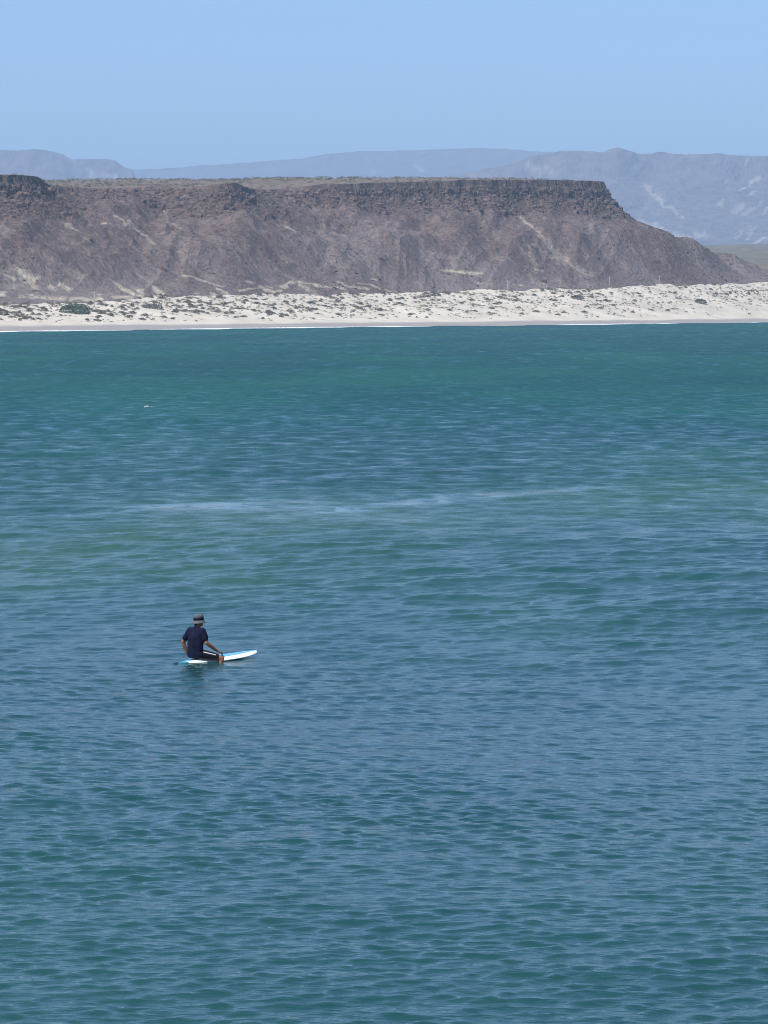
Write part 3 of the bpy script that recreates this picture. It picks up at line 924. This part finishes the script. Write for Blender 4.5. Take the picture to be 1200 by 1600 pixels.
T0, T1 = -0.66, 1.86
def b_half(v):
    q = (v - T0) / (T1 - T0)
    w = 0.285 * (np.clip(1 - abs(2 * (q - 0.50)) ** 2.7, 0, 1)) ** 0.62
    if q < 0.5: w = max(w, 0.13 * min(1, (q * 22) ** 0.5))
    return max(w, 0.012)
def b_rock(v):
    q = (v - T0) / (T1 - T0)
    return -0.035 + 0.075 * q + 0.05 * max(0, (q - 0.62) / 0.38) ** 2.2 + 0.015 * max(0, (0.2 - q) / 0.2) ** 2
def b_thick(v):
    q = (v - T0) / (T1 - T0)
    return 0.022 + 0.062 * (math.sin(math.pi * min(max(q, 0.0), 1)) ** 0.55)
def deck_z(x, v):
    """height of the deck above the board's own origin"""
    w = b_half(v)
    return b_rock(v) + b_thick(v) * (1 - 0.85 * min(1, abs(x) / w) ** 3.0) - 0.072
def make_board():
    root = bpy.data.objects.new('surfboard', None); COL.objects.link(root)
    root.location = SEAT; root.rotation_euler = (0, 0, HEAD - math.pi / 2); root.scale = (1.05, 1.05, 1.05)
    ns, nr = 70, 24
    V = []; F = []
    for i in range(ns):
        q = i / (ns - 1); q = 0.5 - 0.5 * math.cos(q * math.pi)
        v = T0 + (T1 - T0) * q
        w, th, r = b_half(v), b_thick(v), b_rock(v) - 0.072
        for k in range(nr):
            a = 6.2832 * k / nr
            cx, sz = math.cos(a), math.sin(a)
            x = w * math.copysign(abs(cx) ** 0.75, cx)
            if sz >= 0: z = r + th * (0.15 + 0.85 * (1 - min(1, abs(x) / w) ** 3.0)) if w > 0 else r
            else: z = r + th * 0.15 - th * 0.42 * abs(sz) ** 0.7
            V.append((x, v, z))
    for i in range(ns - 1):
        for k in range(nr):
            F.append((i * nr + k, i * nr + (k + 1) % nr, (i + 1) * nr + (k + 1) % nr, (i + 1) * nr + k))
    F.append(tuple(range(nr))); F.append(tuple(range((ns - 1) * nr + nr - 1, (ns - 1) * nr - 1, -1)))
    mesh_obj('hull', V, F, WHITE, root, True)
    def deck_patch(name, x0f, x1f, v0, v1, mat, lift=0.0035, n=40, m=8):
        V = []; F = []
        for i in range(n):
            v = v0 + (v1 - v0) * i / (n - 1); w = b_half(v) * 0.96
            a, b = x0f(v) * w, x1f(v) * w
            for k in range(m):
                x = a + (b - a) * k / (m - 1)
                V.append((x, v, deck_z(x, v) + lift))
        nb = len(V)
        for k in range(nb): V.append((V[k][0], V[k][1], V[k][2] - lift * 1.6))
        for i in range(n - 1):
            for k in range(m - 1):
                q = i * m + k
                F.append((q, q + 1, q + m + 1, q + m))
        rim = [i * m for i in range(n)] + [(n - 1) * m + k for k in range(1, m)] + [i * m + m - 1 for i in range(n - 2, -1, -1)] + [k for k in range(m - 2, 0, -1)]
        for a, b in zip(rim, rim[1:] + rim[:1]):
            F.append((a, b, b + nb, a + nb))
        return mesh_obj(name, V, F, mat, root, True)
    deck_patch('deck_panel', lambda v: -0.97, lambda v: 0.62 - 0.25 * sstep(0.6, 1.7, v), 0.30, 1.80, BLUE)['label'] = 'light blue panel on the far half of the deck'
    deck_patch('tail_pad', lambda v: -0.9, lambda v: 0.75, -0.62, -0.36, TEAL)['label'] = 'dark teal grip pad on the tail'
    deck_patch('tail_panel', lambda v: -0.95, lambda v: 0.2, -0.34, -0.06, BLUE)['label'] = 'light blue panel on the tail'
    for x, v, h in ((0.0, -0.48, 0.20), (-0.10, -0.30, 0.10), (0.10, -0.30, 0.10)):
        zb = b_rock(v) - 0.09
        fv = [(x - 0.006, v - 0.07, zb), (x + 0.006, v - 0.07, zb), (x + 0.006, v + 0.07, zb), (x - 0.006, v + 0.07, zb),
              (x - 0.003, v - 0.12, zb - h), (x + 0.003, v - 0.12, zb - h), (x + 0.003, v - 0.07, zb - h), (x - 0.003, v - 0.07, zb - h)]
        mesh_obj('fin', fv, [(0, 1, 2, 3), (7, 6, 5, 4), (0, 4, 5, 1), (1, 5, 6, 2), (2, 6, 7, 3), (3, 7, 4, 0)], BLACK, root)
    # leash trailing off the tail
    pts = [Vector((0.0, -0.56, deck_z(0, -0.56) + 0.01)), Vector((-0.03, -0.68, -0.05)), Vector((-0.08, -0.76, -0.17)), Vector((-0.2, -0.88, -0.16)), Vector((-0.25, -0.95, -0.075)), Vector((-0.29, -1.0, -0.16))]
    V = []; F = []
    for a, b in zip(pts, pts[1:]):
        v, f = cyl(0.008, 0.008, a, b, 6); o = len(V); V += v; F += [tuple(i + o for i in g) for g in f]
    mesh_obj('leash', V, F, BLACK, root, True)
    return tag(root, 'white and light blue surfboard floating under the seated rider', 'surfboard')
board = make_board()

def voxel_solid(name, chains, balls, voxel, smooth_it, mat, parent, post=None):
    """chains of (point, radius) swept as tapered tubes and ellipsoids, fused into one closed skin"""
    V = []; F = []
    def ball(c, r, seg=16, ring=10, rot=None):
        c = Vector(c); r = Vector(r) if hasattr(r, '__len__') else Vector((r, r, r))
        b = len(V)
        for i in range(ring + 1):
            a = math.pi * i / ring
            for k in range(seg):
                t = 6.28318 * k / seg
                p = Vector((r.x * math.sin(a) * math.cos(t), r.y * math.sin(a) * math.sin(t), r.z * math.cos(a)))
                if rot is not None: p = rot @ p
                V.append(c + p)
        for i in range(ring):
            for k in range(seg):
                F.append((b + i * seg + k, b + (i + 1) * seg + k, b + (i + 1) * seg + (k + 1) % seg, b + i * seg + (k + 1) % seg))
    for ch in chains:
        for (p, r), (q, s) in zip(ch, ch[1:]):
            v, f = cyl(r, s, p, q, 14)
            o = len(V); V.extend(v); F.extend(tuple(i + o for i in g) for g in f)
        for p, r in ch: ball(p, r, 12, 8)
    for bl in balls: ball(*bl[:2], rot=bl[2] if len(bl) > 2 else None)
    me = bpy.data.meshes.new(name); me.from_pydata([tuple(v) for v in V], [], F)
    o = bpy.data.objects.new(name + '_form', me); COL.objects.link(o)
    md = o.modifiers.new('r', 'REMESH'); md.mode = 'VOXEL'; md.voxel_size = voxel
    sm = o.modifiers.new('s', 'SMOOTH'); sm.factor = 0.5; sm.iterations = smooth_it
    dg = bpy.context.evaluated_depsgraph_get()
    res = bpy.data.meshes.new_from_object(o.evaluated_get(dg))
    bpy.data.objects.remove(o); bpy.data.meshes.remove(me)
    res.name = name
    if post: 
        co = np.empty(len(res.vertices) * 3); res.vertices.foreach_get('co', co); co = post(co.reshape(-1, 3))
        res.vertices.foreach_set('co', co.ravel().astype(np.float32)); res.update()
    res.polygons.foreach_set('use_smooth', np.ones(len(res.polygons), bool))
    res.materials.clear(); res.materials.append(mat)
    r = bpy.data.objects.new(name, res); COL.objects.link(r); r.parent = parent
    return r

SKIN = plain_mat('skin', (0.27, 0.115, 0.062), 0.5, 0.12, 12, 0.4)
SHIRT = plain_mat('navy_shirt', (0.004, 0.0055, 0.024), 0.85, 0.3, 14, 0.15)
SHORTS = plain_mat('black_shorts', (0.008, 0.008, 0.011), 0.85, 0.25, 18, 0.15)
PIPING = plain_mat('white_piping', (0.62, 0.56, 0.56), 0.7, 0.05)
HATG = plain_mat('grey_hat', (0.095, 0.098, 0.118), 0.9, 0.12, 30, 0.1)
BAND = plain_mat('dark_hat_band', (0.012, 0.013, 0.02), 0.85, 0.2, 30, 0.1)
HAIR = plain_mat('dark_hair', (0.015, 0.011, 0.009), 0.6, 0.3, 60, 0.3)
EYEM = plain_mat('eye', (0.05, 0.035, 0.03), 0.2, 0.05)

def make_person():
    root = bpy.data.objects.new('person', None); COL.objects.link(root)
    root.location = SEAT; root.rotation_euler = (0, 0, HEAD - math.pi / 2); root.scale = (1.05, 1.05, 1.05)
    P = Vector
    pel, waist, chest, upc = P((0, -.02, .11)), P((0, -.05, .28)), P((0, -.03, .44)), P((0, .0, .55))
    neck, head = P((0.005, .03, .645)), P((0.02, .055, .775))
    shR, shL = P((.165, .005, .575)), P((-.165, -.005, .575))
    elR, wrR = P((.262, .03, .335)), P((.335, .265, .165))
    elL, wrL = P((-.335, -.05, .33)), P((-.30, .03, .105))
    hipR, hipL = P((.105, .0, .095)), P((-.105, .0, .095))
    knR, knL = P((.375, .355, .0)), P((-.355, .40, .0))
    anR, anL = P((.365, .255, -.36)), P((-.345, .30, -.36))
    toR, toL = P((.385, .42, -.44)), P((-.375, .47, -.44))
    hr = Matrix.Rotation(math.radians(-28), 3, 'Z') @ Matrix.Rotation(math.radians(-6), 3, 'X')
    chains = [
        [(pel, .125), (waist, .115), (chest, .130), (upc, .115)],
        [(upc, .09), (neck, .056), (head + P((0, -.02, -.04)), .058)],
        [(shR, .062), (shR.lerp(elR, .5), .052), (elR, .042), (elR.lerp(wrR, .35), .043), (wrR, .028)],
        [(shL, .062), (shL.lerp(elL, .5), .052), (elL, .042), (elL.lerp(wrL, .35), .043), (wrL, .028)],
        [(upc, .10), (shR, .064)], [(upc, .10), (shL, .064)],
        [(hipR, .090), (hipR.lerp(knR, .5), .077), (knR, .058), (knR.lerp(anR, .35), .058), (anR, .036), (anR.lerp(toR, .5), .036), (toR, .026)],
        [(hipL, .090), (hipL.lerp(knL, .5), .077), (knL, .058), (knL.lerp(anL, .35), .058), (anL, .036), (anL.lerp(toL, .5), .036), (toL, .026)],
    ]
    def hand(w, fwd, up, side):
        """palm, four fingers curling down over what they rest on, thumb from the palm's side"""
        fwd = fwd.normalized(); up = (up - fwd * up.dot(fwd)).normalized(); sd = fwd.cross(up) * side
        pal = w + fwd * .055
        for k in range(4):
            root_p = w + fwd * .085 + sd * (k - 1.5) * .0215
            L = (.068, .078, .073, .056)[k]
            a = root_p + fwd * L * .45 - up * .004; b = a + fwd * L * .33 - up * L * .30; c = b + fwd * L * .12 - up * L * .36
            chains.append([(w + fwd * .04 + sd * (k - 1.5) * .019, .014), (root_p, .0105), (a, .0095), (b, .0085), (c, .0078)])
        th = w + fwd * .030 - sd * .030
        chains.append([(w + fwd * .015 - sd * .012, .016), (th, .0125), (th + fwd * .034 - sd * .018 - up * .008, .0105), (th + fwd * .058 - sd * .014 - up * .022, .009)])
        chains.append([(w, .026), (pal - up * .002, .019)])
    hand(wrR, P((.10, .26, -.10)), P((0.1, .2, 1)), 1)
    hand(wrL, P((.04, .28, -.10)), P((0, .3, 1)), -1)
    balls = [(head, (.076, .095, .112), hr), (head + hr @ P((0, .045, -.055)), (.055, .052, .058), hr),
             (head + hr @ P((0, .100, -.012)), (.014, .020, .024), hr),                               # nose
             (head + hr @ P((.076, .0, -.015)), (.012, .022, .032), hr), (head + hr @ P((-.076, .0, -.015)), (.012, .022, .032), hr),
             (head + hr @ P((0, .090, -.062)), (.026, .010, .008), hr), (head + hr @ P((0, .088, -.076)), (.022, .010, .008), hr)]
    body = voxel_solid('body', chains, balls, 0.0085, 2, SKIN, root)
    # shirt
    slR = shR.lerp(elR, .66); slL = shL.lerp(elL, .66)
    sh_ch = [[(P((0, -.03, .07)), .150), (pel + P((0, -.02, .07)), .146), (waist, .142), (chest, .152), (upc, .128), (P((0, .02, .60)), .085)],
             [(P((.085, -.03, .08)), .105), (P((.085, -.03, .30)), .105), (P((.085, -.01, .46)), .105), (shR, .078)],
             [(P((-.085, -.03, .08)), .105), (P((-.085, -.03, .30)), .105), (P((-.085, -.01, .46)), .105), (shL, .078)],
             [(upc, .115), (shR, .078), (slR, .066)], [(upc, .115), (shL, .078), (slL, .066)]]
    def folds(c):
        n = fbm(c[:, 0] * 14 + c[:, 2] * 5, c[:, 2] * 11 + c[:, 1] * 9, 3, 2000)
        ctr = np.array([0, -.02, .35]); d = c - ctr; d /= np.linalg.norm(d, axis=1, keepdims=True)
        c = c + d * n[:, None] * 0.014
        lo = c[:, 2] < 0.035
        c[lo, 2] = 0.035 + (c[lo, 2] - 0.035) * 0.12
        return c
    shirt = voxel_solid('shirt', sh_ch, [], 0.012, 4, SHIRT, root, folds)
    shirt['label'] = 'dark navy short sleeved shirt'
    V, F = cyl(.066, .060, P((0, .028, .615)), P((0.004, .032, .655)), 18)
    mesh_obj('collar', V, F, SHIRT, shirt, True)
    # shorts
    enR = hipR.lerp(knR, .74); enL = hipL.lerp(knL, .74)
    so_ch = [[(pel + P((-.06, 0, -.005)), .12), (pel + P((.06, 0, -.005)), .12)], [(hipR, .112), (hipR.lerp(knR, .5), .096), (enR, .083)], [(hipL, .112), (hipL.lerp(knL, .5), .096), (enL, .083)]]
    def seat_flat(c):
        n = fbm(c[:, 0] * 18, c[:, 1] * 18 + c[:, 2] * 10, 3, 2050)
        c = c + np.stack([n * 0, n * 0, n * 0.008], -1)
        lo = c[:, 2] < 0.012
        c[lo, 2] = 0.012 + (c[lo, 2] - 0.012) * 0.15
        return c
    shorts = voxel_solid('shorts', so_ch, [], 0.011, 3, SHORTS, root, seat_flat)
    for hip, kn, sd in ((hipR, knR, 1), (hipL, knL, -1)):
        ax = (kn - hip).normalized(); out = (P((ax.y, -ax.x, 0)) * sd).normalized()
        dirv = (out * 0.80 + P((0, 0, 0.60))).normalized()
        V = []; F = []
        for i in range(14):
            q = .12 + (.72 - .12) * i / 13
            c = hip.lerp(kn, q); r = np.interp(q, [0, .5, .84], [.112, .096, .083]) + .003
            tng = ax.cross(dirv).normalized()
            for s in (-1, 1):
                dd = (dirv + tng * 0.11 * s).normalized()
                V.append(c + dd * r); V.append(c + dd * (r - .012))
        for i in range(13):
            b = i * 4
            F += [(b, b + 2, b + 6, b + 4), (b, b + 4, b + 5, b + 1), (b + 2, b + 3, b + 7, b + 6)]
        st = mesh_obj('side_stripe', V, F, PIPING, shorts, True); st['label'] = 'thin pale stripe down the shorts side'
    # hair under the hat
    voxel_solid('hair', [], [(head + hr @ P((0, -.018, .012)), (.083, .088, .105), hr), (head + hr @ P((0, -.055, -.05)), (.062, .045, .055), hr)], 0.009, 2, HAIR, root)
    for s in (-1, 1):
        bl = head + hr @ P((s * .031, .088, .008))
        voxel_solid('eye', [], [(bl, (.011, .008, .007), hr)], 0.0025, 1, EYEM, root)
    # bucket hat
    hat = bpy.data.objects.new('hat', None); COL.objects.link(hat); hat.parent = root
    hat.location = head + hr @ P((0, -.008, .028)); hat.rotation_euler = (hr @ Matrix.Rotation(math.radians(8), 3, 'X')).to_euler()
    def lathe(name, prof, mat, par, n=36, wob=0.0):
        V = []; F = []
        for i, (r, z) in enumerate(prof):
            for k in range(n):
                a = 6.28318 * k / n
                V.append((r * .94 * math.cos(a), r * 1.06 * math.sin(a), z + wob * math.sin(2 * a + 1) * (r - .10) / .06))
        for i in range(len(prof) - 1):
            for k in range(n):
                F.append((i * n + k, i * n + (k + 1) % n, (i + 1) * n + (k + 1) % n, (i + 1) * n + k))
        return mesh_obj(name, V, F, mat, par, True)
    lathe('crown', [(.101, -.012), (.101, .02), (.098, .055), (.095, .085), (.085, .106), (.058, .119), (.02, .124), (.0005, .125)], HATG, hat)
    lathe('band', [(.099, -.006), (.1055, -.006), (.1035, .056), (.096, .056)], BAND, hat)['label'] = 'dark band round the hat'
    lathe('brim', [(.099, -.004), (.112, -.016), (.128, -.040), (.140, -.062), (.141, -.066), (.126, -.045), (.110, -.021), (.099, -.010)], HATG, hat, 36, .006)
    return tag(root, 'person in navy shirt, black shorts and grey bucket hat sitting astride the surfboard', 'person')
person = make_person()

# ------------------------------------------------------------------ haze over the whole bay
def make_haze():
    x0, x1, y0, y1, z0, z1 = -6500, 6500, -700, 23000, -16, 600
    V = [(x0, y0, z0), (x1, y0, z0), (x1, y1, z0), (x0, y1, z0), (x0, y0, z1), (x1, y0, z1), (x1, y1, z1), (x0, y1, z1)]
    F = [(0, 3, 2, 1), (4, 5, 6, 7), (0, 1, 5, 4), (1, 2, 6, 5), (2, 3, 7, 6), (3, 0, 4, 7)]
    m = bpy.data.materials.new('haze_air'); m.use_nodes = True
    t = m.node_tree
    for n in list(t.nodes):
        if n.type == 'BSDF_PRINCIPLED': t.nodes.remove(n)
    v = t.nodes.new('ShaderNodeVolumePrincipled')
    v.inputs['Color'].default_value = (0.47, 0.69, 1.0, 1)
    v.inputs['Density'].default_value = 1.3e-4
    v.inputs['Anisotropy'].default_value = 0.0
    t.links.new(v.outputs['Volume'], t.nodes['Material Output'].inputs['Volume'])
    o = mesh_obj('haze', V, F, m)
    return tag(o, kind='stuff')
make_haze()
